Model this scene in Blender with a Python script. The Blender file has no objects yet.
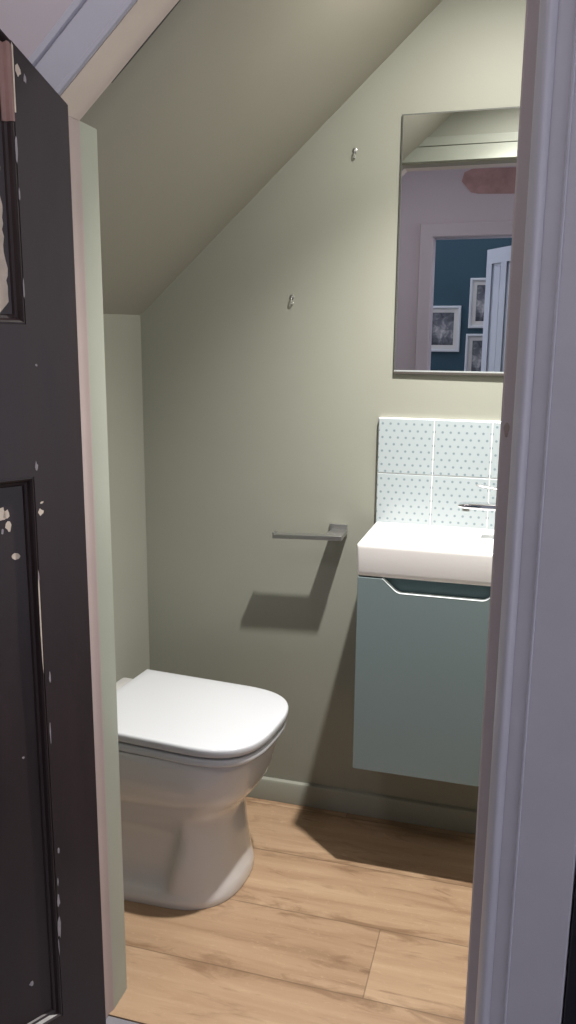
import bpy, bmesh, math, random
from mathutils import Vector, Matrix
random.seed(7)
scene = bpy.context.scene
col = scene.collection
R = math.radians

# ------------------------------------------------------------------ key sizes (metres)
D = 2.217            # back wall
F0, F1 = 1.268, 1.390  # hall face / room face of the partition with the doorway
XJ, XR = -0.7514, -0.0328   # left and right edge of the opening
ZJ, SL = 1.748, 0.90        # height of the short left jamb, slope of the head
ZH = 1.996                  # height of the level part of the head
XK = XJ + (ZH - ZJ) / SL    # where sloped and level head meet
XL = -1.078          # left wall
XW = 0.26            # right wall
ZN, ZC = 1.460, 2.30  # where the slope starts on the left wall, level ceiling

def lin(c):
    return tuple(((v / 255) / 12.92 if v / 255 <= 0.04045 else ((v / 255 + 0.055) / 1.055) ** 2.4) for v in c)

# ------------------------------------------------------------------ materials
class NT:
    """small builder for node maths"""
    def __init__(self, name):
        self.m = bpy.data.materials.new(name); self.m.use_nodes = True
        self.t = self.m.node_tree; self.n = self.t.nodes; self.l = self.t.links
        self.b = self.n['Principled BSDF']
    def node(self, kind, **kw):
        n = self.n.new(kind)
        for k, v in kw.items(): setattr(n, k, v)
        return n
    def put(self, sock, v):
        if isinstance(v, bpy.types.NodeSocket): self.l.new(v, sock)
        else: sock.default_value = v
    def f(self, op, a, b=0.0, c=None, clamp=False):
        n = self.node('ShaderNodeMath', operation=op, use_clamp=clamp)
        self.put(n.inputs[0], a); self.put(n.inputs[1], b)
        if c is not None: self.put(n.inputs[2], c)
        return n.outputs[0]
    def xyz(self, kind='Object'):
        tc = self.node('ShaderNodeTexCoord'); s = self.node('ShaderNodeSeparateXYZ')
        self.l.new(tc.outputs[kind], s.inputs[0]); return s.outputs[0], s.outputs[1], s.outputs[2]
    def vec(self, x, y, z):
        n = self.node('ShaderNodeCombineXYZ')
        for i, v in enumerate((x, y, z)): self.put(n.inputs[i], v)
        return n.outputs[0]
    def noise(self, v, scale, detail=3, rough=0.5, dist=0.0):
        n = self.node('ShaderNodeTexNoise'); 
        if v is not None: self.l.new(v, n.inputs['Vector'])
        n.inputs['Scale'].default_value = scale; n.inputs['Detail'].default_value = detail
        n.inputs['Roughness'].default_value = rough; n.inputs['Distortion'].default_value = dist
        return n.outputs['Fac']
    def ramp(self, fac, stops, interp='LINEAR'):
        n = self.node('ShaderNodeValToRGB'); r = n.color_ramp; r.interpolation = interp
        while len(r.elements) < len(stops): r.elements.new(0.5)
        for e, (p, c) in zip(r.elements, stops):
            e.position = p; e.color = (*c, 1)
        self.l.new(fac, n.inputs[0]); return n.outputs['Color']
    def mix(self, fac, a, b, mode='MIX'):
        n = self.node('ShaderNodeMix', data_type='RGBA', blend_type=mode)
        self.put(n.inputs['Factor'], fac)
        for i, v in ((6, a), (7, b)):
            self.put(n.inputs[i], v if isinstance(v, bpy.types.NodeSocket) else (*v, 1))
        return n.outputs[2]
    def bump(self, h, strength, dist=0.002):
        n = self.node('ShaderNodeBump'); n.inputs['Strength'].default_value = strength
        n.inputs['Distance'].default_value = dist
        self.l.new(h, n.inputs['Height']); self.l.new(n.outputs[0], self.b.inputs['Normal'])
    def color(self, v):
        self.put(self.b.inputs['Base Color'], v if isinstance(v, bpy.types.NodeSocket) else (*v, 1))

def mat(name, rgb, rough=0.5, metal=0.0, spec=0.5, coat=0.0, var=0.0, vscale=8, bump=0.0, bscale=60, bdist=0.002):
    t = NT(name); c = lin(rgb)
    t.b.inputs['Roughness'].default_value = rough; t.b.inputs['Metallic'].default_value = metal
    t.b.inputs['Specular IOR Level'].default_value = spec; t.b.inputs['Coat Weight'].default_value = coat
    tc = t.node('ShaderNodeTexCoord')
    if var:
        f = t.noise(tc.outputs['Object'], vscale, 4, 0.6)
        t.color(t.ramp(f, [(0.3, tuple(v * (1 - var) for v in c)), (0.7, tuple(min(1, v * (1 + var)) for v in c))]))
    else: t.color(c)
    if bump: t.bump(t.noise(tc.outputs['Object'], bscale, 3), bump, bdist)
    return t.m

SAGE = mat('sage_wall_paint', (139, 140, 129), 0.55, spec=0.3, var=0.025, vscale=3, bump=0.12, bscale=180, bdist=0.001)
CEIL = mat('warm_sage_ceiling_paint', (149, 146, 135), 0.6, spec=0.3, var=0.025, vscale=3, bump=0.12, bscale=180, bdist=0.001)
SAGE_GLOSS = mat('sage_satin_paint', (142, 145, 134), 0.38, var=0.03, vscale=6, bump=0.1, bscale=40)
HALLP = mat('pale_lilac_wall_paint', (208, 200, 204), 0.6, spec=0.3, var=0.02, vscale=3, bump=0.1, bscale=150, bdist=0.001)
PINKW = mat('pinkish_jamb_paint_shaded', (152, 137, 135), 0.4, var=0.04, vscale=9, bump=0.15, bscale=25, bdist=0.0015)  # darker tone stands in for weaker light on the left jamb
JAMBW = mat('white_gloss_jamb', (196, 188, 190), 0.35, var=0.03, vscale=9, bump=0.15, bscale=25, bdist=0.0015)
GLOSSW = mat('white_gloss_woodwork', (200, 201, 210), 0.32, var=0.03, vscale=9, bump=0.15, bscale=25, bdist=0.0015)
FRAMEW = mat('cream_gloss_door_frame', (214, 200, 190), 0.35, var=0.04, vscale=9, bump=0.15, bscale=25, bdist=0.0015)
CERAMB = mat('bright_white_basin_china', (234, 231, 229), 0.12, coat=0.4)
CERAM = mat('white_vitreous_china', (206, 204, 203), 0.12, coat=0.4, spec=0.5)
LIDW = mat('white_gloss_seat_plastic', (194, 196, 200), 0.16, coat=0.3)
TEALU = mat('grey_teal_cabinet_lacquer', (115, 130, 132), 0.42, var=0.01)
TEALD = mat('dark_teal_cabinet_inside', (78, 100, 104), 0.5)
EDGE = mat('painted_edge_highlight', (214, 222, 222), 0.35)  # pale colour stands in for light caught on edges
CHROME = mat('polished_chrome', (222, 222, 224), 0.07, metal=1.0)
BRUSH = mat('satin_chrome', (168, 168, 166), 0.30, metal=0.9)
MIRR = mat('mirror_silvering', (232, 234, 236), 0.0, metal=1.0)
MIRE = mat('mirror_polished_edge', (120, 122, 118), 0.2, metal=0.5)
RAIL = mat('grey_metal_rail', (74, 70, 66), 0.45, metal=0.2)
BLACKB = mat('dark_backing', (40, 40, 42), 0.6)
GROUT = mat('white_grout', (226, 226, 224), 0.7, bump=0.2, bscale=300)
TEALW = mat('deep_teal_wall_paint', (56, 84, 97), 0.6, spec=0.3, var=0.06, vscale=4)
DOORW = mat('pale_white_door_paint', (206, 216, 226), 0.4, var=0.02)
GREYF = mat('pale_grey_hall_floor', (118, 116, 122), 0.6, var=0.05, vscale=30)
PLAST = mat('bare_pink_plaster', (180, 146, 142), 0.85, var=0.18, vscale=14, bump=0.3, bscale=40)
BLACKP = mat('black_painted_board', (30, 31, 36), 0.35)
PICW = mat('white_picture_frame', (212, 218, 222), 0.45)
PICM = mat('cream_picture_mount', (214, 214, 210), 0.7)
CHIPW = mat('chipped_undercoat', (205, 192, 176), 0.7, var=0.12, vscale=60)
CHIPP = mat('bare_pinkish_wood', (142, 112, 105), 0.55, var=0.16, vscale=22)
MARK = mat('worn_brown_mark', (168, 154, 148), 0.6)
CHIPG = mat('worn_grey_edge', (142, 136, 140), 0.5, var=0.2, vscale=50)

def door_paint():
    t = NT('old_black_brown_door_paint'); x, y, z = t.xyz()
    n1 = t.noise(t.vec(t.f('MULTIPLY', x, 3.0), t.f('MULTIPLY', y, 3.0), t.f('MULTIPLY', z, 0.7)), 5, 5, 0.65)
    t.color(t.ramp(n1, [(0.3, lin((35, 26, 27))), (0.7, lin((45, 33, 33)))]))
    t.put(t.b.inputs['Roughness'], t.f('MULTIPLY_ADD', n1, 0.2, 0.30))
    tc = t.node('ShaderNodeTexCoord')
    t.bump(t.noise(tc.outputs['Object'], 35, 5, 0.6), 0.35, 0.0012)
    return t.m
DOORP = door_paint()

def tile_mat():
    t = NT('dotted_ceramic_tile'); x, y, z = t.xyz()
    u = t.f('DIVIDE', x, 0.1476 / 7); v = t.f('DIVIDE', t.f('ADD', z, 0.0045), 0.1476 / 8)
    row = t.f('FLOOR', v)
    u2 = t.f('ADD', u, t.f('MULTIPLY', t.f('FLOORED_MODULO', row, 2.0), 0.5))
    fu = t.f('MULTIPLY', t.f('SUBTRACT', t.f('FRACT', u2), 0.5), 0.1476 / 7)
    fv = t.f('MULTIPLY', t.f('SUBTRACT', t.f('FRACT', v), 0.5), 0.1476 / 8)
    d = t.f('SQRT', t.f('ADD', t.f('MULTIPLY', fu, fu), t.f('MULTIPLY', fv, fv)))
    m = t.f('SUBTRACT', 1.0, t.f('DIVIDE', t.f('SUBTRACT', d, 0.0027), 0.0010), clamp=True)
    t.color(t.mix(m, lin((160, 169, 172)), lin((118, 133, 138))))
    t.b.inputs['Roughness'].default_value = 0.2
    return t.m
TILE = tile_mat()

def wood_mat():
    t = NT('oak_plank_floor'); x, y, z = t.xyz()
    P, L = 0.2225, 1.29
    ry = t.f('DIVIDE', t.f('SUBTRACT', y, 1.512), P)
    r = t.f('FLOOR', ry); fy = t.f('FRACT', ry)
    rx = t.f('DIVIDE', t.f('SUBTRACT', t.f('ADD', x, 0.252), t.f('MULTIPLY', r, 0.8)), L)
    c = t.f('FLOOR', rx); fx = t.f('FRACT', rx)
    wn = t.node('ShaderNodeTexWhiteNoise', noise_dimensions='3D')
    t.l.new(t.vec(r, c, 3.0), wn.inputs['Vector']); h = wn.outputs['Value']
    off = t.f('MULTIPLY', h, 37.0)
    v = t.vec(t.f('ADD', t.f('MULTIPLY', x, 1.0), off), t.f('MULTIPLY', y, 11.0), off)
    g1 = t.noise(v, 2.0, 9, 0.60, 0.55)
    v2 = t.vec(t.f('ADD', t.f('MULTIPLY', x, 7.0), off), t.f('MULTIPLY', y, 120.0), off)
    g2 = t.noise(v2, 2.0, 5, 0.65)
    g3 = t.noise(t.vec(t.f('ADD', t.f('MULTIPLY', x, 3.2), off), t.f('MULTIPLY', y, 13.0), off), 1.5, 5, 0.6, 1.2)
    g4 = t.noise(t.vec(t.f('ADD', t.f('MULTIPLY', x, 26.0), off), t.f('MULTIPLY', y, 60.0), off), 1.6, 3, 0.5, 1.6)
    base = t.ramp(g1, [(0.25, lin((134, 107, 83))), (0.42, lin((157, 129, 102))), (0.60, lin((170, 143, 115))), (0.8, lin((184, 158, 130)))])
    base = t.mix(t.f('MULTIPLY', t.f('SUBTRACT', g2, 0.50), 1.1, clamp=True), base, lin((140, 112, 84)))
    base = t.mix(t.f('MULTIPLY', t.f('SUBTRACT', g4, 0.60), 2.2, clamp=True), base, lin((196, 170, 138)))
    # darker heartwood streaks running along the long edges of some boards, and small knots
    edge = t.f('MULTIPLY', t.f('SUBTRACT', t.f('ABSOLUTE', t.f('SUBTRACT', fy, 0.5)), 0.30), 5.0, clamp=True)
    k = t.f('MULTIPLY', t.f('SUBTRACT', t.f('ADD', g3, t.f('MULTIPLY', edge, 0.16)), 0.565), 6.0, clamp=True)
    base = t.mix(t.f('MULTIPLY', k, 0.62), base, lin((108, 80, 57)))
    vor = t.node('ShaderNodeTexVoronoi'); vor.inputs['Scale'].default_value = 1.0
    t.l.new(t.vec(t.f('ADD', t.f('MULTIPLY', x, 3.1), off), t.f('MULTIPLY', y, 7.5), off), vor.inputs['Vector'])
    kn = t.f('SUBTRACT', 1.0, t.f('DIVIDE', t.f('ADD', vor.outputs['Distance'], t.f('MULTIPLY', t.f('SUBTRACT', g4, 0.5), 0.10)), 0.075), clamp=True)
    base = t.mix(t.f('MULTIPLY', kn, 0.8), base, lin((92, 66, 46)))
    base = t.mix(t.f('MULTIPLY', h, 0.16), base, lin((134, 107, 83)))
    # joints between the boards
    ey = t.f('MULTIPLY', t.f('SUBTRACT', 0.5, t.f('ABSOLUTE', t.f('SUBTRACT', fy, 0.5))), P)
    ex = t.f('MULTIPLY', t.f('SUBTRACT', 0.5, t.f('ABSOLUTE', t.f('SUBTRACT', fx, 0.5))), L)
    e = t.f('MINIMUM', ey, ex)
    j = t.f('SUBTRACT', 1.0, t.f('DIVIDE', e, 0.0022), clamp=True)
    base = t.mix(t.f('MULTIPLY', j, 0.6), base, lin((72, 54, 38)))
    t.color(base); t.b.inputs['Roughness'].default_value = 0.42
    t.bump(t.f('SUBTRACT', t.f('MULTIPLY', g2, 0.25), t.f('MULTIPLY', j, 1.0)), 0.25, 0.001)
    return t.m
WOOD = wood_mat()

def print_mat():
    t = NT('soft_grey_flower_print'); x, y, z = t.xyz()
    r = t.f('SQRT', t.f('ADD', t.f('MULTIPLY', x, x), t.f('MULTIPLY', z, z)))
    n = t.noise(t.vec(t.f('MULTIPLY', x, 1.0), 0.0, z), 16, 4, 0.6, 1.0)
    v = t.f('ADD', n, t.f('MULTIPLY', t.f('SUBTRACT', 0.07, r), 2.2))
    t.color(t.ramp(v, [(0.25, lin((62, 68, 76))), (0.5, lin((116, 120, 126))), (0.75, lin((196, 196, 196)))]))
    t.b.inputs['Roughness'].default_value = 0.4
    return t.m
PRINT = print_mat()

# ------------------------------------------------------------------ mesh helpers
def obj(name, verts, faces, mats, parent=None, mi=None, smooth=35, bevel=0.0, seg=2, loc=None):
    me = bpy.data.meshes.new(name)
    if loc is not None:
        verts = [tuple(Vector(v) - Vector(loc)) for v in verts]
    me.from_pydata([tuple(v) for v in verts], [], [tuple(f) for f in faces])
    if not isinstance(mats, (list, tuple)): mats = [mats]
    for m in mats: me.materials.append(m)
    if mi:
        for p, i in zip(me.polygons, mi): p.material_index = i
    bm = bmesh.new(); bm.from_mesh(me)
    bmesh.ops.recalc_face_normals(bm, faces=bm.faces); bm.to_mesh(me); bm.free()
    for p in me.polygons: p.use_smooth = bool(smooth)
    if smooth: me.set_sharp_from_angle(angle=R(smooth))
    o = bpy.data.objects.new(name, me); col.objects.link(o)
    if loc is not None: o.location = loc
    if parent is not None:
        o.parent = parent
        if loc is None: o.matrix_parent_inverse = Matrix.Translation(-parent.location) if parent.rotation_euler.z == 0 else Matrix.Identity(4)
        elif parent.location.length: o.location = Vector(loc) - parent.location
    if bevel:
        b = o.modifiers.new('bevel', 'BEVEL'); b.width = bevel; b.segments = seg
        b.limit_method = 'ANGLE'; b.angle_limit = R(40); b.harden_normals = True
    return o

class MB:
    def __init__(self): self.v = []; self.f = []; self.mi = []
    def add(self, v, f, mi=0):
        n = len(self.v); self.v += [tuple(p) for p in v]; self.f += [tuple(i + n for i in q) for q in f]
        self.mi += (mi if isinstance(mi, list) else [mi] * len(f)); return self
    def box(self, x0, x1, y0, y1, z0, z1, mi=0):
        v = [(x, y, z) for z in (z0, z1) for y in (y0, y1) for x in (x0, x1)]
        return self.add(v, [(0, 2, 3, 1), (4, 5, 7, 6), (0, 1, 5, 4), (2, 6, 7, 3), (0, 4, 6, 2), (1, 3, 7, 5)], mi)
    def prism(self, poly, y0, y1, mi=0):
        """poly in (x, z), extruded along y"""
        n = len(poly); v = [(x, y0, z) for x, z in poly] + [(x, y1, z) for x, z in poly]
        f = [tuple(range(n)), tuple(range(2 * n - 1, n - 1, -1))] + [(i, (i + 1) % n, n + (i + 1) % n, n + i) for i in range(n)]
        return self.add(v, f, mi)
    def loft(self, rings, cap0=True, cap1=True, mi=0, closed=True):
        n = len(rings[0]); v = [p for r in rings for p in r]; f = []
        for k in range(len(rings) - 1):
            for i in range(n if closed else n - 1):
                j = (i + 1) % n; f.append((k * n + i, k * n + j, (k + 1) * n + j, (k + 1) * n + i))
        if cap0: f.append(tuple(range(n - 1, -1, -1)))
        if cap1: f.append(tuple(range((len(rings) - 1) * n, len(rings) * n)))
        return self.add(v, f, mi)
    def tube(self, pts, rad, seg=16, mi=0):
        rings = []; up = Vector((0, 0, 1)); pts = [Vector(p) for p in pts]
        rr = rad if isinstance(rad, (list, tuple)) else [rad] * len(pts)
        for i, p in enumerate(pts):
            d = (pts[min(i + 1, len(pts) - 1)] - pts[max(i - 1, 0)]).normalized()
            a = d.cross(up if abs(d.z) < 0.95 else Vector((1, 0, 0))).normalized(); b = d.cross(a)
            if i and a.dot(pa) < 0 : a, b = -a, -b
            pa = a
            rings.append([p + rr[i] * (a * math.cos(2 * math.pi * k / seg) + b * math.sin(2 * math.pi * k / seg)) for k in range(seg)])
        return self.loft(rings, mi=mi)
    def build(self, name, mats, parent=None, **kw):
        return obj(name, self.v, self.f, mats, parent, self.mi, **kw)

def thing(name, label, cat, loc=(0, 0, 0), group=None):
    o = bpy.data.objects.new(name, None); col.objects.link(o); o.location = loc
    o.empty_display_size = 0.1
    o['label'] = label; o['category'] = cat
    if group: o['group'] = group
    return o
def struct(o, label=None, cat=None):
    o['kind'] = 'structure'
    if label: o['label'] = label
    if cat: o['category'] = cat
    return o

def rrect(cx, cy, hx, hy, r, z, n=8):
    out = []
    for (sx, sy, a0) in ((1, 1, 0), (-1, 1, 90), (-1, -1, 180), (1, -1, 270)):
        for k in range(n + 1):
            a = R(a0 + 90 * k / n)
            out.append((cx + sx * (hx - r) + r * math.cos(a), cy + sy * (hy - r) + r * math.sin(a), z))
    return out

# ================================================================== THE SETTING
# floor of the small room (oak boards) and of the hall
struct(MB().box(-1.30, 0.45, 1.318, D + 0.1, -0.05, 0.0).build('floor', WOOD, smooth=0), 'oak plank floor of the small toilet room', 'floor')
struct(MB().box(-2.6, 2.6, -2.6, 1.316, -0.05, -0.002).build('floor_hall', GREYF, smooth=0), 'pale grey floor strip of the hall at the doorway', 'floor')
struct(MB().box(XL - 0.1, XW + 0.1, D, D + 0.1, 0, 2.5).build('wall_back', SAGE, smooth=0), 'sage green back wall behind toilet and basin', 'wall')
LA = math.tan(R(1.2)); XLF = XL - LA * (D - F1)          # the left wall runs slightly out of square
m = MB(); m.loft([[(XL, D, z), (XLF, F1, z), (XLF - 0.1, F1, z), (XL - 0.1, D, z)] for z in (0, ZN + 0.004)])
struct(m.build('wall_left', SAGE, smooth=0), 'short sage green wall under the slope at the left', 'wall')
struct(MB().box(XW, XW + 0.1, F1, D, 0, 2.5).build('wall_right', SAGE, smooth=0), 'sage green side wall beyond the basin', 'wall')
XT = XL + (ZC - ZN) / SL
struct(MB().prism([(XL - 0.25, ZN - 0.25 * SL), (XL, ZN), (XT, ZC), (XW + 0.1, ZC), (XW + 0.1, ZC + 0.1), (XT - 0.05, ZC + 0.1), (XL - 0.25, ZN - 0.25 * SL + 0.16)], F1, D).build('ceiling', CEIL, smooth=0),
       'sloping sage green ceiling under the stairs', 'ceiling')

# opening outline helper: polyline along the inner edge, offset outwards by o with mitres
def path(o):
    ca = 1 / math.sqrt(1 + SL * SL); v = o / ca
    xl = XJ - o; xr = XR + o; zh = ZH + o
    zl = ZJ + SL * (xl - XJ) + v            # left jamb meets slope
    xk = XJ + (zh - v - ZJ) / SL            # slope meets level head
    return [(xl, 0.0), (xl, zl), (xk, zh), (xr, zh), (xr, 0.0)]

# partition wall with the sloping-headed doorway
o_ = path(0.05)
out = [(-2.6, 0)] + o_ + [(2.6, 0), (2.6, 2.62), (-2.6, 2.62)]
wall = MB()
n = len(out); v = [(x, F0, z) for x, z in out] + [(x, F1, z) for x, z in out]
quads = []
def ring_faces(base):
    # 0:(-2.6,0) 1..5 opening 6:(2.6,0) 7:(2.6,2.62) 8:(-2.6,2.62)
    return [(0, 1, 2, 8), (2, 3, 8), (3, 7, 8), (3, 4, 7), (4, 5, 6, 7)]
ff = [tuple(ring_faces(0)[k]) for k in range(5)]; fb = [tuple(i + n for i in reversed(q)) for q in ff]
sides = [(i, (i + 1) % n, n + (i + 1) % n, n + i) for i in range(n)]
wall.add(v, ff + fb + sides, [0] * 5 + [1] * 5 + [0] * n)
struct(wall.build('wall_front', [HALLP, SAGE], smooth=0), 'pale wall around the sloping doorway', 'wall')

def sweep(name, prof, mats, pm, sel=(0, 5), bevel=0.0):
    """prof: list of (offset, y); swept along the opening outline points sel[0]:sel[1]"""
    rings = []
    for k in range(sel[0], sel[1]):
        rings.append([(path(o)[k][0], y, path(o)[k][1]) for o, y in prof])
    np_ = len(prof); m = MB(); vv = [p for r in rings for p in r]; f = []; mi = []
    for k in range(len(rings) - 1):
        for i in range(np_):
            j = (i + 1) % np_; f.append((k * np_ + i, k * np_ + j, (k + 1) * np_ + j, (k + 1) * np_ + i)); mi.append(pm[i])
    f.append(tuple(range(np_))); mi.append(0); f.append(tuple(range((len(rings) - 1) * np_, len(rings) * np_))); mi.append(0)
    m.add(vv, f, mi)
    return m.build(name, mats, smooth=30, bevel=bevel)

# door lining with its stop: white towards the hall, sage inside the little room
lin_prof = [(0.0, F1 + 0.002), (0.0, 1.333), (0.0015, 1.329), (0.004, 1.322), (0.0045, 1.315), (0.0045, 1.256), (0.049, 1.256), (0.049, F1 + 0.002)]
struct(sweep('trim_10', lin_prof, [PINKW, SAGE_GLOSS], [1, 0, 0, 0, 0, 0, 0, 1], (0, 2)), 'pinkish left door jamb beside the dark door, shade put into its colour', 'door frame')
struct(sweep('trim_1', lin_prof, [FRAMEW, CEIL], [1, 0, 0, 0, 0, 0, 0, 1], (1, 4)), 'cream painted door lining round the sloping head of the opening', 'door frame')
m = MB()
sp_ = [(0.0, F1 + 0.002), (0.0, 1.331), (0.003, 1.328), (0.0185, 1.328), (0.0185, 1.262), (0.049, 1.262), (0.049, F1 + 0.002)]
m.loft([[(XR + o, y, z) for o, y in sp_] for z in (0.0, ZH)])
struct(m.build('trim_9', JAMBW, smooth=0), 'cream painted right door jamb with its stop', 'door frame')
# dark crack where the boarded slope meets the lining
ca_ = 1 / math.sqrt(1 + SL * SL)
m = MB(); pts_ = []
for k in range(9):
    x = -0.690 + 0.15 * k / 8; z = ZJ + SL * (x - XJ); hw_ = 0.0014 * math.sin(math.pi * (0.12 + 0.88 * k / 8)) + 0.0002
    pts_.append([(x + 0.0006 * SL * ca_, 1.3345 - hw_, z - 0.0006 * ca_), (x + 0.0006 * SL * ca_, 1.3345 + hw_, z - 0.0006 * ca_), (x - 0.001, 1.3345 + hw_, z + 0.001), (x - 0.001, 1.3345 - hw_, z + 0.001)])
m.loft(pts_)
struct(m.build('trim_8', BLACKB, smooth=0), 'dark crack along the edge of the sloping head', 'trim')

def bead(o0, o1, y, h, n=6):
    return [(o0 + (o1 - o0) * k / n, y - h * math.sin(math.pi * k / n)) for k in range(n + 1)]
Y0 = F0 + 0.002
# narrow moulding on the slope and level head
arch_prof = [(0.006, Y0), (0.006, 1.254), (0.008, 1.251), (0.014, 1.250), (0.017, 1.2525), (0.020, 1.2530), (0.060, 1.2500), (0.064, 1.2505), (0.0655, 1.2545), (0.068, 1.2545), (0.070, 1.249), (0.079, 1.248), (0.082, 1.251), (0.082, Y0)]
struct(sweep('trim_2', arch_prof, [GLOSSW], [0] * len(arch_prof), (0, 4)), 'pale lilac white architrave along the sloping head', 'architrave')
# wide moulded architrave on the right
wp = [(0.0195, Y0), (0.0195, 1.250), (0.0205, 1.2475)] + [(0.0215 + 0.022 * k / 10, 1.2475 - 0.012 * math.sin(math.pi * (0.06 + 0.90 * k / 10))) for k in range(11)] + \
     [(0.0455, 1.2455), (0.0650, 1.2450), (0.0660, 1.2435), (0.0668, 1.2415), (0.0688, 1.2412), (0.0698, 1.2432), (0.0708, 1.2446), (0.10, 1.2450), (0.14, 1.2458), (0.155, 1.2468), (0.158, 1.250), (0.158, Y0)]
m = MB(); rings = []
for z in (0.0, 2.05):
    rings.append([(XR + o, y, z) for o, y in wp])
m.loft(rings)
struct(m.build('trim_3', GLOSSW, smooth=40), 'wide moulded architrave at the right of the doorway', 'architrave')
# inside trim over the level head
m = MB(); m.box(XK - 0.02, XR + 0.05, F1 + 0.002, F1 + 0.014, ZH + 0.004, ZH + 0.052); m.box(XK - 0.0, XR + 0.05, F1 + 0.002, F1 + 0.009, ZH + 0.055, ZH + 0.084)
struct(m.build('trim_4', SAGE_GLOSS, bevel=0.002), 'sage painted board over the doorway inside', 'trim')
# worn latch mark in the right stop
m = MB(); m.loft([[(XR + 0.0095 + 0.0045 * math.cos(a) * s * (1 + 0.25 * math.sin(3 * a)), y, 1.253 + 0.013 * math.sin(a) * s) for a in [2 * math.pi * k / 18 for k in range(18)]] for y, s in ((1.3285, 1.0), (1.3276, 0.85), (1.3275, 0.3))])
struct(m.build('trim_5', MARK), 'small worn latch mark on the right door stop', 'door frame')
# dark crack between head lining and boarded slope
pa, pb = path(0.0)[1], path(0.0)[2]
# skirting of the back wall
m = MB(); m.loft([[(x, D - 0.0005, 0), (x, D - 0.0155, 0), (x, D - 0.0155, 0.060), (x, D - 0.012, 0.068), (x, D - 0.0005, 0.071)] for x in (XL, XW)])
struct(m.build('baseboard_back', SAGE, bevel=0.0015), 'sage painted skirting along the back wall', 'skirting')
# hall: dark dado board beside the right architrave, ceiling, far wall with the teal room beyond
m = MB(); m.box(XR + 0.161, 0.62, F0 - 0.018, F0 - 0.001, 0, 0.80); m.box(XR + 0.161, 0.62, F0 - 0.028, F0 - 0.001, 0.802, 0.83)
struct(m.build('trim_6', BLACKP, bevel=0.003), 'black painted dado board right of the doorway', 'trim')
struct(MB().box(-2.6, 2.6, -0.60, F0, 2.62, 2.72).build('ceiling_hall', HALLP, smooth=0), 'pale ceiling of the hall', 'ceiling')
struct(MB().box(-2.7, -2.6, -0.6, F0, 0, 2.62).build('wall_end_blocker', HALLP, smooth=0), 'unseen pale hall end wall added to block daylight', 'wall')  # out of view, added to keep daylight from entering the small room
HX0, HX1, HZ = -0.612, 0.03, 1.995
m = MB(); m.prism([(-2.6, 0), (HX0, 0), (HX0, HZ), (HX1, HZ), (HX1, 0), (2.6, 0), (2.6, 2.62), (-2.6, 2.62)], -0.70, -0.60)
hw = struct(m.build('wall_hall', HALLP, smooth=0), 'pale grey hall wall with doorway, seen in the mirror', 'wall')
m = MB()
pl = [(-0.468, 2.297), (-0.455, 2.345), (-0.41, 2.362), (-0.27, 2.36), (0.0, 2.355), (0.15, 2.33), (0.16, 2.27), (0.08, 2.225), (-0.17, 2.220), (-0.37, 2.227), (-0.413, 2.237), (-0.44, 2.267)]
m.prism(pl, -0.600, -0.5965)
o = m.build('plaster_patch', PLAST, hw, smooth=0); o['label'] = 'patch of bare pink plaster above the hall doorway'
# casing of that doorway
def casing(prof, x0, x1, z):
    ring = []
    for (px_, pz_, sx, sz) in ((x0, 0, -1, 0), (x0, z, -1, 1), (x1, z, 1, 1), (x1, 0, 1, 0)):
        ring.append([(px_ + sx * o, y, pz_ + sz * o) for o, y in prof])
    return MB().loft(ring)
cp = [(0.003, -0.599), (0.003, -0.592), (0.008, -0.588), (0.060, -0.587), (0.066, -0.584), (0.076, -0.584), (0.079, -0.588), (0.079, -0.599)]
struct(casing(cp, HX0, HX1, HZ).build('trim_7', HALLP, smooth=30), 'pale casing round the hall doorway seen in the mirror', 'architrave')
struct(MB().box(-2.6, 1.2, -2.32, -2.22, 0, 2.62).build('wall_teal', TEALW, smooth=0), 'deep teal wall of the room across the hall', 'wall')
struct(MB().box(1.2, 1.3, -2.32, -0.72, 0, 2.62).build('wall_room', TEALW, smooth=0), 'deep teal side wall of the room across the hall', 'wall')

# white panelled door of the teal room, standing open (seen in the mirror)
hx, hy = 0.02, -0.702; ex, ey = -0.345, -1.200
Lw = math.hypot(ex - hx, ey - hy)
d2 = thing('door_2', 'white panelled door standing open in the mirror', 'door', (hx, hy, 0)); d2['kind'] = 'structure'
d2.rotation_euler.z = math.atan2(ey - hy, ex - hx)
def local_part(mb, name, mats, parent, **kw):
    o = obj(name, mb.v, mb.f, mats, None, mb.mi, **kw); o.parent = parent; return o
def panel_leaf(W, H, T, panels, ztop=None):
    """door leaf in x 0..W, thickness y 0..T, with through holes for panels (x0,x1,z0,z1)"""
    xs = sorted({0, W, *[p[0] for p in panels], *[p[1] for p in panels]}); zs = sorted({0, H, *[p[2] for p in panels], *[p[3] for p in panels]})
    m = MB()
    for i in range(len(xs) - 1):
        for j in range(len(zs) - 1):
            cx, cz = (xs[i] + xs[i + 1]) / 2, (zs[j] + zs[j + 1]) / 2
            if any(p[0] < cx < p[1] and p[2] < cz < p[3] for p in panels): continue
            m.box(xs[i], xs[i + 1], 0, T, zs[j], zs[j + 1])
    return m
pans = []
for x0, x1 in ((0.062, 0.20), (0.26, 0.395), (0.454, 0.559)):
    pans += [(x0, x1, 0.20, 0.78), (x0, x1, 0.92, 1.895)]
local_part(panel_leaf(Lw, 1.985, 0.036, pans), 'stile_and_rail_frame', DOORW, d2, smooth=0)
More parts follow.
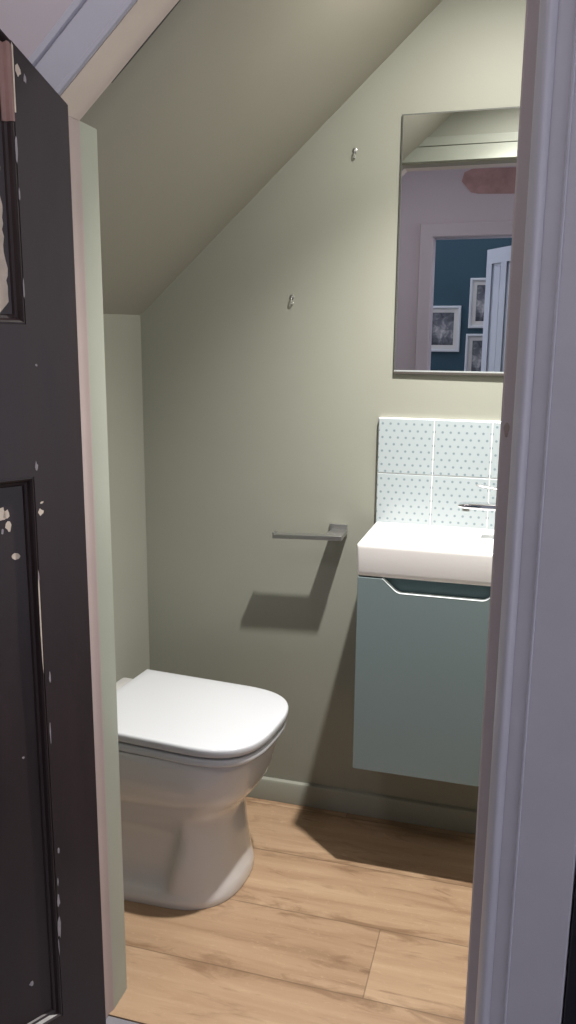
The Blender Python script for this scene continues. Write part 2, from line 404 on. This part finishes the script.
for (x0, x1, z0, z1) in pans:
    m = MB()
    rr = [[(x0 + a, y, z0 + a), (x1 - a, y, z0 + a), (x1 - a, y, z1 - a), (x0 + a, y, z1 - a)] for a, y in ((0.0, 0.001), (0.0, 0.012), (0.012, 0.014), (0.022, 0.008), (0.022, 0.028), (0.012, 0.022), (0.0, 0.024), (0.0, 0.035))]
    m.loft(rr[:4], cap0=False, cap1=True); m.loft(rr[4:], cap0=True, cap1=False)
    local_part(m, 'panel', DOORW, d2, smooth=0)

# pictures on the teal wall (seen in the mirror)
def picture(x0, x1, z0, z1, fw, mw, label):
    cx, cz = (x0 + x1) / 2, (z0 + z1) / 2; hx_, hz_ = (x1 - x0) / 2, (z1 - z0) / 2
    t = thing('picture_frame', label, 'picture', (cx, -2.22, cz), 'framed prints on the teal wall')
    rr = [[(sx * (hx_ - a), y, sz * (hz_ - a)) for sx, sz in ((-1, -1), (1, -1), (1, 1), (-1, 1))] for a, y in ((0, 0.001), (0, 0.018), (0.004, 0.021), (fw - 0.004, 0.021), (fw, 0.016), (fw, 0.001))]
    m = MB(); m.loft(rr, cap0=False, cap1=False); local_part(m, 'frame', PICW, t, smooth=0)
    a = fw
    rr = [[(sx * (hx_ - a), y, sz * (hz_ - a)) for sx, sz in ((-1, -1), (1, -1), (1, 1), (-1, 1))] for a, y in ((fw + 0.0004, 0.002), (fw + 0.0004, 0.009), (fw + mw, 0.009), (fw + mw + 0.002, 0.007), (fw + mw + 0.002, 0.002))]
    m = MB(); m.loft(rr, cap0=False, cap1=False); local_part(m, 'mount', PICM, t, smooth=0)
    b = fw + mw + 0.0025
    local_part(MB().box(-hx_ + b, hx_ - b, 0.002, 0.005, -hz_ + b, hz_ - b), 'print', PRINT, t, smooth=0)
picture(-0.862, -0.587, 1.335, 1.685, 0.020, 0.030, 'white framed flower print low at the left in the mirror')
picture(-0.528, -0.30, 1.517, 1.890, 0.020, 0.030, 'upper white framed print half behind the white door in the mirror')
picture(-0.540, -0.31, 1.10, 1.474, 0.020, 0.030, 'lower white framed print half behind the white door in the mirror')

# ================================================================== THE OLD DARK DOOR (hinged left, open into the hall)
PX, PY = -0.7095, 1.225
d1 = thing('door_1', 'old dark panelled door with chipped paint standing open at the left', 'door', (PX, PY, 0)); d1['kind'] = 'structure'
d1.rotation_euler.z = R(-120)
# local: x along the leaf from the hinge edge, +y towards the room side of the photograph (visible face at y=0), leaf fills y -0.038..0
T = 0.038; DS = 0.80; ZB = 0.012; DW = 0.712
def ztop(u): return min(1.742 + DS * u, 1.972)
UK = (1.972 - 1.742) / DS
S1, S2 = 0.089, 0.306
M1, M2 = 0.400, 0.613
LZ0, LZ1, UZ0 = 0.150, 1.168, 1.408
m = MB()
def pr(poly, mi=0): m.prism(poly, -T, 0.0, mi)
pr([(0, ZB), (S1, ZB), (S1, ztop(S1)), (0, ztop(0))])                                   # hinge stile
pr([(S2, LZ0), (M1, LZ0), (M1, ztop(M1)), (S2, ztop(S2))] if S2 > UK else [(S2, LZ0), (M1, LZ0), (M1, ztop(M1)), (UK, 1.972), (S2, ztop(S2))])
pr([(M2, ZB), (DW, ZB), (DW, 1.972), (M2, 1.972)])
pr([(S1, ZB), (M2, ZB), (M2, LZ0), (S1, LZ0)])
pr([(S1, LZ1), (S2, LZ1), (S2, UZ0), (S1, UZ0)]); pr([(M1, LZ1), (M2, LZ1), (M2, UZ0), (M1, UZ0)])
def chip(cx, cz, rx, rz, mi, y=0.0004, n=9, jag=0.35, tilt=0.0):
    pts = []
    for k in range(n):
        a = 2 * math.pi * k / n; q = 1 + random.uniform(-jag, jag)
        px_, pz_ = rx * q * math.cos(a), rz * q * math.sin(a)
        pts.append((cx + px_ * math.cos(tilt) - pz_ * math.sin(tilt), cz + px_ * math.sin(tilt) + pz_ * math.cos(tilt)))
    m.prism(pts, y - 0.0005, y, mi)
for (cx, cz, rx, rz, mi) in [(0.081, 1.108, 0.0055, 0.0062, 1), (0.078, 1.124, 0.003, 0.002, 1), (0.084, 1.183, 0.0025, 0.008, 3), (0.080, 0.818, 0.0016, 0.012, 3),
                             (0.0845, 0.72, 0.0012, 0.02, 3), (0.086, 0.39, 0.0025, 0.012, 3), (0.081, 0.49, 0.002, 0.006, 3), (0.0875, 0.335, 0.003, 0.022, 3),
                             (0.080, 1.773, 0.0040, 0.0085, 1), (0.070, 1.765, 0.0026, 0.006, 3), (0.089, 1.663, 0.002, 0.016, 3), (0.0885, 1.60, 0.0014, 0.012, 3),
                             (0.0895, 1.46, 0.0012, 0.014, 3), (0.075, 1.345, 0.002, 0.002, 3), (0.09, 1.00, 0.0012, 0.01, 3), (0.085, 0.43, 0.0012, 0.008, 3), (0.090, 0.30, 0.001, 0.02, 3)]:
    chip(cx, cz, rx, rz, mi)
# edge of the stile worn to a pale line at the top
m.prism([(0.0866, 1.715), (0.0888, 1.715), (0.0886, 1.811), (0.0862, 1.806)], -0.0001, 0.0005, 1)
DM = [DOORP, CHIPW, CHIPP, CHIPG]
local_part(m, 'stile_and_rail_frame', DM, d1, smooth=0, bevel=0.0)
def mould(poly, name, parent):
    """bevelled bolection strip running round a panel; poly (x,z) counter-clockwise"""
    n = len(poly); cx = sum(p[0] for p in poly) / n; cz = sum(p[1] for p in poly) / n
    def inset(a):
        out = []
        for i in range(n):
            p0, p1, p2 = Vector(poly[i - 1]), Vector(poly[i]), Vector(poly[(i + 1) % n])
            e1 = (p1 - p0).normalized(); e2 = (p2 - p1).normalized(); n1 = Vector((-e1.y, e1.x)); n2 = Vector((-e2.y, e2.x))
            b = (n1 + n2); b = b / max(0.2, b.dot(n1)); out.append(p1 + b * a)
        return out
    rings = []
    for a, y in ((0.0003, -0.013), (0.0003, -0.001), (0.003, -0.0005), (0.006, -0.003), (0.009, -0.0085), (0.013, -0.010), (0.015, -0.013)):
        rings.append([(p.x, y, p.y) for p in inset(a)])
    mm = MB(); mm.loft(rings, cap0=False, cap1=False)
    return local_part(mm, name, DOORP, parent, smooth=0)
panels = {'a': [(S1, LZ0), (S2, LZ0), (S2, LZ1), (S1, LZ1)], 'b': [(M1, LZ0), (M2, LZ0), (M2, LZ1), (M1, LZ1)],
          'c': [(S1, UZ0), (S2, UZ0), (S2, ztop(S2)), (UK, 1.972), (S1, ztop(S1))] if S2 > UK else [(S1, UZ0), (S2, UZ0), (S2, ztop(S2)), (S1, ztop(S1))],
          'd': [(M1, UZ0), (M2, UZ0), (M2, 1.972), (M1, 1.972)]}
for k, poly in panels.items():
    m = MB(); m.prism(poly, -0.026, -0.0135)
    if k == 'a':
        for (cx, cz, rx, rz, mi) in [(0.143, 1.113, 0.010, 0.010, 1), (0.134, 1.109, 0.005, 0.008, 1), (0.131, 1.088, 0.0045, 0.0085, 1), (0.142, 1.083, 0.002, 0.004, 3), (0.122, 1.039, 0.008, 0.0055, 1),
                                     (0.130, 0.683, 0.002, 0.002, 3), (0.14, 0.241, 0.004, 0.004, 3), (0.15, 1.176, 0.01, 0.003, 3)]:
            chip(cx, cz, rx, rz, mi, -0.0130)
        m.prism([(0.0899, 1.0), (0.0908, 1.012), (0.0922, 0.985), (0.0925, 0.90), (0.0918, 0.845), (0.0908, 0.830), (0.0902, 0.90)], -0.0012, 0.0002, 1)
    if k == 'c':
        left = [(0.1085, 1.7150), (0.118, 1.722), (0.126, 1.706), (0.14, 1.715), (0.17, 1.70), (0.21, 1.72), (0.26, 1.69), (0.303, 1.71)]
        m.prism([(0.303, ztop(0.303) - 0.001 if S2 <= UK else 1.965)] + ([] if S2 <= UK else [(UK, 1.965)]) + [(0.1085, ztop(0.1085) - 0.002)] + left, -0.0135, -0.0128, 2)
        jag = []
        z = 1.645
        while z > 1.43:
            jag.append((0.1105 + random.uniform(0, 0.005) - 0.004 * (1.645 - z) / 0.2, z)); z -= random.uniform(0.007, 0.016)
        m.prism([(0.30, 1.67), (0.20, 1.665), (0.125, 1.655)] + jag + [(0.125, 1.424), (0.20, 1.424), (0.30, 1.43)], -0.0135, -0.0128, 1)
    p = local_part(m, 'panel', DM, d1, smooth=0)
    if k == 'c': p['label'] = 'upper panel with black paint peeling from pale wood'
    mould(poly, 'moulding', p)
    if k == 'c':   # the moulding stripped back to bare wood above the peeling black
        mm = MB(); rings = []
        for z in [1.700 + 0.012 * i for i in range(11)]:
            zz = min(z, 1.807); j = random.uniform(-0.004, 0.004) if z < 1.71 else 0
            rings.append([(S1 + a, y, zz + j + a * DS * (1 if z > 1.8 else 0)) for a, y in ((0.0002, 0.0004), (0.0034, 0.0004), (0.0066, -0.0022), (0.0096, -0.0078), (0.0155, -0.0094), (0.0155, -0.0120), (0.0002, -0.0120))])
        mm.loft(rings); local_part(mm, 'bare_patch', [CHIPP], p, smooth=0)

# ================================================================== TOILET
TY = 1.808
def dring(z, xb, xf, b, a, nexp, n=30, nb=10, mod=None):
    xs = xf - a; half = []
    for k in range(nb): half.append((xb + (xs - xb) * k / nb, b))
    for k in range(n + 1):
        t = math.pi / 2 * (1 - k / n)
        half.append((xs + a * math.cos(t) ** (2 / nexp), b * math.sin(t) ** (2 / nexp) if k < n else 0.0))
    pts = half + [(x, -y) for x, y in reversed(half[:-1])]
    if mod: pts = [(x, mod(x, y, z)) for x, y in pts]
    return [(x, TY + y, z) for x, y in pts]
def sst(a, b, x):
    t = max(0, min(1, (x - a) / (b - a))); return t * t * (3 - 2 * t)
toilet = thing('toilet', 'white back to wall toilet with closed lid on the oak floor', 'toilet', (-0.85, TY, 0))
def recess(x, y, z):
    e = -0.764 + 0.22 * max(0, z - 0.03)
    d = 0.034 * (1 - sst(e - 0.030, e + 0.006, x)) * sst(0.022, 0.050, z) * (1 - sst(0.14, 0.262, z))
    s = 1 if y > 0 else -1
    y *= 1 + (0.25 + 0.45 * (1 - sst(0.15, 0.32, z))) * max(0.0, -0.66 - x)
    return s * max(0, abs(y) - d) if abs(y) > 0.03 else y
tab = [(0.0, -.599, .154, .145, 2.5), (.010, -.596, .156, .145, 2.5), (.022, -.597, .154, .14, 2.5), (.032, -.596, .148, .138, 2.5), (.045, -.599, .146, .136, 2.5), (.08, -.605, .141, .133, 2.5), (.12, -.610, .136, .13, 2.5),
       (.16, -.6135, .130, .13, 2.5), (.19, -.615, .130, .13, 2.5), (.205, -.615, .131, .13, 2.5), (.22, -.614, .133, .13, 2.5), (.235, -.610, .137, .135, 2.5), (.25, -.602, .143, .14, 2.5), (.265, -.592, .150, .148, 2.55),
       (.285, -.579, .160, .155, 2.6), (.305, -.570, .167, .16, 2.7), (.33, -.562, .173, .165, 2.75), (.36, -.556, .177, .168, 2.8), (.39, -.552, .1795, .17, 2.85), (.406, -.552, .180, .17, 2.85), (.4118, -.556, .176, .168, 2.85)]
m = MB(); m.loft([dring(z, -1.084, xf - 0.006 - 0.016 * (1 - sst(0.24, 0.31, z)), b, a, e, nb=34, mod=recess) for z, xf, b, a, e in tab])
pan = m.build('pan', CERAM, toilet, smooth=50)
m = MB(); rs = []
for z, i in ((.4120, .004), (.415, 0), (.428, 0), (.433, .0015), (.4355, .006)):
    rs.append(rrect(-1.0480, TY, 0.0300 - i * 0.6, 0.168 - i, 0.009, z))
m.loft(rs); m.build('rear_deck', CERAM, toilet, smooth=50)
m = MB(); m.loft([dring(z, -1.000 + i, -.5355 - i, .1872 - i, .185, 2.95) for z, i in ((.4125, .012), (.4130, .006), (.4155, .002), (.420, .0008), (.427, .0008), (.4308, .002), (.4326, .0045), (.4330, .012))])
m.build('seat', LIDW, toilet, smooth=50)
m = MB(); m.loft([dring(z, -1.013 + i, -.532 - i, .1885 - i, .185, 2.95) for z, i in ((.4392, .016), (.4392, .005), (.4402, .002), (.4430, .0005), (.4560, 0), (.4595, .0010), (.4615, .0030), (.4623, .0060), (.4632, .03), (.4640, .08), (.4643, .13))])
m.build('lid', LIDW, toilet, smooth=50)
for sgn in (-1, 1):
    m = MB(); m.tube([(-1.0165, TY + sgn * 0.085 - 0.018, 0.4435), (-1.0165, TY + sgn * 0.085 + 0.018, 0.4435)], 0.005, 16)
    m.build('hinge', LIDW, toilet, smooth=40)
toilet.location.y = 1.829; toilet.rotation_euler.z = R(-4.75)

# ================================================================== VANITY, BASIN, TAP
VX0, VX1, VY0, VZ0, VZ1 = -0.3705, 0.026, 1.9365, 0.298, 0.820
van = thing('vanity_unit', 'grey teal wall hung vanity unit under the white basin', 'cabinet', ((VX0 + VX1) / 2, D, VZ0))
m = MB(); t_ = 0.016
FY = VY0 + 0.019
m.box(VX0, VX0 + t_, FY + 0.001, D - 0.001, VZ0, VZ1); m.box(VX1 - t_, VX1, FY + 0.001, D - 0.001, VZ0, VZ1)
m.box(VX0 + t_, VX1 - t_, FY + 0.001, D - 0.001, VZ0, VZ0 + t_); m.box(VX0 + t_, VX1 - t_, D - 0.012, D - 0.001, VZ0 + t_, VZ1)
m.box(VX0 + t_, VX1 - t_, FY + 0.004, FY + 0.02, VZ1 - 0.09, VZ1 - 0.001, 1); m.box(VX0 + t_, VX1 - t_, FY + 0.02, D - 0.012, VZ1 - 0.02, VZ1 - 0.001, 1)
m.build('carcass', [TEALU, TEALD], van, smooth=0)
# front with the finger-pull cut-out
def corner(p0, p1, p2, r, n=5):
    p0, p1, p2 = Vector(p0), Vector(p1), Vector(p2); a = p1 + (p0 - p1).normalized() * r; b = p1 + (p2 - p1).normalized() * r
    return [tuple(a * (1 - t) ** 2 + p1 * 2 * t * (1 - t) + b * t * t) for t in [k / n for k in range(n + 1)]]
zc = 0.782; zt = VZ1 - 0.003
A, B_, C_, D_ = (-0.308, zt), (-0.270, zc), (-0.056, zc), (-0.024, zt)
cut = corner((VX0, zt), A, B_, 0.006) + corner(A, B_, C_, 0.012) + corner(B_, C_, D_, 0.012) + corner(C_, D_, (VX1, zt), 0.006)
fpoly = [(VX0 + 0.001, VZ0 + 0.001), (VX1 - 0.001, VZ0 + 0.001), (VX1 - 0.001, zt)] + list(reversed(cut)) + [(VX0 + 0.001, zt)]
m = MB(); m.prism(fpoly, VY0, FY)
fr = m.build('drawer_front', TEALU, van, smooth=0, bevel=0.001)
m = MB()  # lit edge of the cut-out, painted as a thin pale strip
prof = [Vector(p) for p in cut[2:-2]]
rings = []
for i, p in enumerate(prof):
    d = (prof[min(i + 1, len(prof) - 1)] - prof[max(i - 1, 0)]).normalized(); nn = Vector((-d.y, d.x))
    a, b = p + nn * 0.0002, p + nn * 0.0010
    rings.append([(a.x, VY0 - 0.0003, a.y), (a.x, FY - 0.001, a.y), (b.x, FY - 0.001, b.y), (b.x, VY0 - 0.0003, b.y)])
m.loft(rings); o = m.build('edge_highlight', EDGE, fr, smooth=0); o.location = (0, 0, 0); o['label'] = 'painted highlight along the edge of the finger pull'

BX0, BX1, BY0, BZ0, BZ1 = -0.3735, 0.030, 1.9335, 0.8205, 0.902
bcx, bcy, bhx, bhy = (BX0 + BX1) / 2, (BY0 + D - 0.001) / 2, (BX1 - BX0) / 2, (D - 0.001 - BY0) / 2
basin = thing('washbasin', 'small white rectangular washbasin on the teal vanity unit', 'basin', (bcx, bcy, BZ0))
m = MB(); rs = []
for z, i, r in ((BZ0, 0.006, 0.006), (BZ0 + 0.003, 0.003, 0.007), (BZ0 + 0.012, 0.0015, 0.007), (BZ1 - 0.010, 0, 0.007), (BZ1 - 0.003, 0.0004, 0.007), (BZ1 - 0.0008, 0.0016, 0.007), (BZ1, 0.004, 0.006)):
    rs.append(rrect(bcx, bcy, bhx - i, bhy - i, r, z))
# bowl, set to the left of the tap deck
wx0, wx1, wy0, wy1 = BX0 + 0.013, -0.082, BY0 + 0.013, D - 0.018
for z, i, r in ((BZ1, 0.0, 0.03), (BZ1 - 0.003, 0.003, 0.03), (BZ1 - 0.012, 0.008, 0.032), (BZ1 - 0.030, 0.016, 0.034), (BZ1 - 0.045, 0.032, 0.036), (BZ1 - 0.053, 0.055, 0.036), (BZ1 - 0.056, 0.085, 0.02)):
    rs.append(rrect((wx0 + wx1) / 2, (wy0 + wy1) / 2, (wx1 - wx0) / 2 - i, (wy1 - wy0) / 2 - i, r, z))
m.loft(rs); m.build('bowl', CERAMB, basin, smooth=50)
m = MB(); wz = BZ1 - 0.056; wc = ((wx0 + wx1) / 2, (wy0 + wy1) / 2)
m.loft([[(wc[0] + r * math.cos(2 * math.pi * k / 24), wc[1] + r * math.sin(2 * math.pi * k / 24), z) for k in range(24)] for r, z in ((0.020, wz + 0.0002), (0.020, wz + 0.002), (0.017, wz + 0.0035), (0.004, wz + 0.0045))])
m.build('waste', CHROME, basin, smooth=40)

TX, TYY = -0.005, 2.085
tap = thing('mixer_tap', 'chrome mixer tap with flat spout on the basin', 'tap', (TX, TYY, BZ1))
def disc(r, z): return [(TX + r * math.cos(2 * math.pi * k / 28), TYY + r * math.sin(2 * math.pi * k / 28), z) for k in range(28)]
m = MB(); m.loft([disc(r, z) for r, z in ((0.027, BZ1 + 0.0003), (0.027, BZ1 + 0.004), (0.0225, BZ1 + 0.006), (0.0225, 1.006), (0.021, 1.010), (0.021, 1.016))]); m.build('body', CHROME, tap, smooth=40)
m = MB()  # flat spout reaching left over the bowl
rings = []
for x, zc_, hw_, ht in ((TX - 0.018, 0.987, 0.019, 0.010), (-0.08, 0.986, 0.019, 0.0085), (-0.125, 0.986, 0.0185, 0.0070), (-0.139, 0.986, 0.017, 0.0045), (-0.1425, 0.986, 0.014, 0.002)):
    ring = []
    for k in range(20):
        a = 2 * math.pi * k / 20; c, s = math.cos(a), math.sin(a)
        ring.append((x, TYY + hw_ * math.copysign(abs(c) ** 0.45, c), zc_ + ht * math.copysign(abs(s) ** 0.45, s)))
    rings.append(ring)
m.loft(rings); sp = m.build('spout', CHROME, tap, smooth=40)
m = MB(); m.tube([(-0.124, TYY, 0.9795), (-0.124, TYY, 0.972)], 0.0095, 18); o = m.build('aerator', BRUSH, sp, smooth=40); o.location = (0, 0, 0)
m = MB()
m.loft([disc(r, z) for r, z in ((0.0215, 1.0165), (0.0225, 1.019), (0.0225, 1.029), (0.019, 1.0335), (0.010, 1.0345))])
rings = []
for x, zc_, hw_, ht in ((TX - 0.012, 1.0275, 0.010, 0.0045), (-0.05, 1.0315, 0.009, 0.0035), (-0.085, 1.0365, 0.0075, 0.0028), (-0.101, 1.0390, 0.006, 0.0018), (-0.104, 1.0394, 0.003, 0.0008)):
    rings.append([(x, TYY + hw_ * math.cos(2 * math.pi * k / 16), zc_ + ht * math.sin(2 * math.pi * k / 16)) for k in range(16)])
m.loft(rings); m.build('lever', BRUSH, tap, smooth=40)

# ================================================================== TILE SPLASHBACK
SX0, SZ1, TS = -0.374, 1.190, 0.150
spl = thing('tile_splashback', 'polka dot tiled splashback on the wall behind the basin', 'splashback', (SX0, D, SZ1 - 2 * TS))
MBg = MB(); MBg.box(SX0, SX0 + 3 * TS + 0.001, D - 0.0125, D - 0.0005, SZ1 - 0.299, SZ1)
MBg.build('grout_bed', GROUT, spl, smooth=0, bevel=0.0008)
tm = None
for i in range(3):
    for j in range(2):
        c = (SX0 + (i + 0.5) * TS, D - 0.0128, SZ1 - (j + 0.5) * TS - 0.0005)
        h = TS / 2 - 0.0013
        if tm is None:
            q = MB(); rr = [[(sx * (h - a), y, sz * (h - a)) for sx, sz in ((-1, -1), (1, -1), (1, 1), (-1, 1))] for a, y in ((0, 0.0), (0, -0.0012), (0.0012, -0.0020))]
            q.loft(rr); o = obj('tile', q.v, q.f, [TILE], None, smooth=0); o.parent = spl; tm = o
        else:
            o = tm.copy(); col.objects.link(o); o.parent = spl
        o.location = Vector(c) - spl.location

# ================================================================== MIRROR (hung very slightly askew)
MX0, MZ0, MZ1, MW = -0.3385, 1.3135, 1.950, 0.45
mir = thing('wall_mirror', 'frameless rectangular mirror hanging above the tiled splashback', 'mirror', (MX0 - 0.001, D - 0.0080, MZ0)); mir.rotation_euler.z = R(-0.5)
H_ = MZ1 - MZ0
q = MB(); q.box(0.0035, MW - 0.0035, -0.0002, 0.003, 0.0035, H_ - 0.0035)
# front silvered plate with ground bevel edge
rr = [[(a, y, a), (MW - a, y, a), (MW - a, y, H_ - a), (a, y, H_ - a)] for a, y in ((0.0, 0.004), (0.0, 0.0012), (0.0034, 0.0))]
q = MB(); q.loft(rr, cap0=True, cap1=False, mi=1); n0 = len(q.v); q.add([], [], 0)
q.add(rr[2], [(0, 1, 2, 3)], 0)
q.mi[4] = 2  # bright line on the bottom bevel is put into its colour
o = obj('mirror_glass', q.v, q.f, [MIRR, MIRE, EDGE], None, q.mi, smooth=0); o.parent = mir
q = MB(); q.box(0.004, MW - 0.004, 0.0042, 0.0075, 0.0045, H_ - 0.004); o = obj('backing_board', q.v, q.f, [BLACKB], None, q.mi, smooth=0); o.parent = mir
q = MB(); q.box(0.0, MW, 0.0006, 0.0066, -0.0072, -0.0003); o = obj('bottom_rail', q.v, q.f, [RAIL], None, q.mi, smooth=0, bevel=0.0008); o.parent = mir

# ================================================================== TOILET ROLL HOLDER
hold = thing('toilet_roll_holder', 'empty square chrome toilet roll holder on the back wall', 'toilet roll holder', (-0.48, D, 0.868))
m = MB(); m.box(-0.506, -0.456, D - 0.0065, D - 0.0005, 0.850, 0.886); m.build('wall_plate', BRUSH, hold, smooth=0, bevel=0.0012)
m = MB(); m.box(-0.500, -0.4535, D - 0.0672, D - 0.0068, 0.860, 0.872); m.build('arm', BRUSH, hold, smooth=0, bevel=0.0012)
m = MB(); m.prism([(-0.6485, 0.8520), (-0.4520, 0.8595), (-0.4520, 0.8720), (-0.6430, 0.8645), (-0.6435, 0.8700), (-0.6487, 0.8700)], D - 0.0950, D - 0.0674)
m.build('bar', BRUSH, hold, smooth=0, bevel=0.0012)

# ================================================================== HOOKS
def hook(x, z, label, tilt):
    t = thing('wall_hook', label, 'hook', (x, D, z), 'small chrome hooks on the back wall'); t.scale = (0.72, 0.55, 0.66)
    m = MB()
    rr = [[(r * math.cos(2 * math.pi * k / 16), y, 0.008 + 1.25 * r * math.sin(2 * math.pi * k / 16)) for k in range(16)] for y, r in ((-0.0004, 0.0085), (-0.003, 0.0085), (-0.0045, 0.006), (-0.005, 0.002))]
    m.loft(rr); o = obj('base', m.v, m.f, [BRUSH], None, smooth=40); o.parent = t
    m = MB(); pts = []
    for k in range(15):
        a = R(100 - 230 * k / 14); pts.append((0.004 * tilt * k / 14, -0.011 - 0.0065 * math.cos(a) * 1.3, -0.008 + 0.0095 * math.sin(a) * 1.25))
    pts = [(0, -0.003, 0.009), (0, -0.007, 0.008)] + pts
    m.tube(pts, 0.0024, 10); o = obj('wire', m.v, m.f, [CHROME], None, smooth=50); o.parent = t
    m = MB(); e = Vector(pts[-1]); m.loft([[(e.x + r * math.cos(2 * math.pi * k / 12), e.y + r * math.sin(2 * math.pi * k / 12), e.z + h) for k in range(12)] for r, h in ((0.001, -0.0042), (0.003, -0.003), (0.0042, 0), (0.003, 0.003), (0.001, 0.0042))])
    o = obj('tip', m.v, m.f, [CHROME], None, smooth=60); o.parent = t
hook(-0.460, 1.867, 'small chrome hook high on wall left of the mirror', 0.3)
hook(-0.625, 1.502, 'lower small chrome hook on wall above the toilet roll holder', 1.0)

# ================================================================== LIGHT
def light(name, kind, loc, energy, color, **kw):
    l = bpy.data.lights.new(name, kind); l.energy = energy; l.color = color
    for k, v in kw.items(): setattr(l, k, v)
    o = bpy.data.objects.new(name, l); col.objects.link(o); o.location = loc; return o
LP = (-0.06, 1.685, 2.275)
light('ceiling_spot', 'SPOT', LP, 210, (1.0, 0.97, 0.93), spot_size=R(104), spot_blend=1.0, shadow_soft_size=0.022)
light('ceiling_spot_spill', 'SPOT', LP, 46, (1.0, 0.96, 0.91), spot_size=R(172), spot_blend=1.0, shadow_soft_size=0.022).rotation_euler = (R(11), 0, 0)
light('hall_fill', 'AREA', (-0.75, 0.45, 2.50), 6.5, (1.0, 0.95, 0.98), shape='DISK', size=0.40)  # unseen fill light added to brighten the upper left hall wall
light('hall_fill_right', 'AREA', (1.15, -0.10, 2.45), 2.6, (1.0, 0.96, 0.99), shape='DISK', size=0.45).rotation_euler = (R(15), R(35), 0)  # second unseen fill, added to light the hall from the right
w = bpy.data.worlds.new('daylight'); scene.world = w; w.use_nodes = True
bg = w.node_tree.nodes['Background']; bg.inputs[0].default_value = (0.88, 0.88, 1.0, 1); bg.inputs[1].default_value = 1.4

# ================================================================== CAMERA
FPX, yaw, pitch, roll, ch = 819.84, 0.27706, 0.20163, -0.009138, 1.3811
cd = bpy.data.cameras.new('camera'); cam = bpy.data.objects.new('camera', cd); col.objects.link(cam)
fw = Vector((-math.sin(yaw) * math.cos(pitch), math.cos(yaw) * math.cos(pitch), -math.sin(pitch)))
r0 = Vector((math.cos(yaw), math.sin(yaw), 0)); d0 = fw.cross(r0)
c, s = math.cos(roll), math.sin(roll)
rv = c * r0 + s * d0; dv = -s * r0 + c * d0
Mx = Matrix((rv, -dv, -fw)).transposed().to_4x4(); Mx.translation = (0, 0, ch); cam.matrix_world = Mx
cd.sensor_fit = 'VERTICAL'; cd.sensor_height = 36.0; cd.lens = FPX / 1024 * 36.0; cd.clip_start = 0.02
scene.camera = cam

vs = scene.view_settings
vs.view_transform = 'Standard'; vs.look = 'None'; vs.gamma = 1.0; vs.exposure = 0.0; vs.use_curve_mapping = False
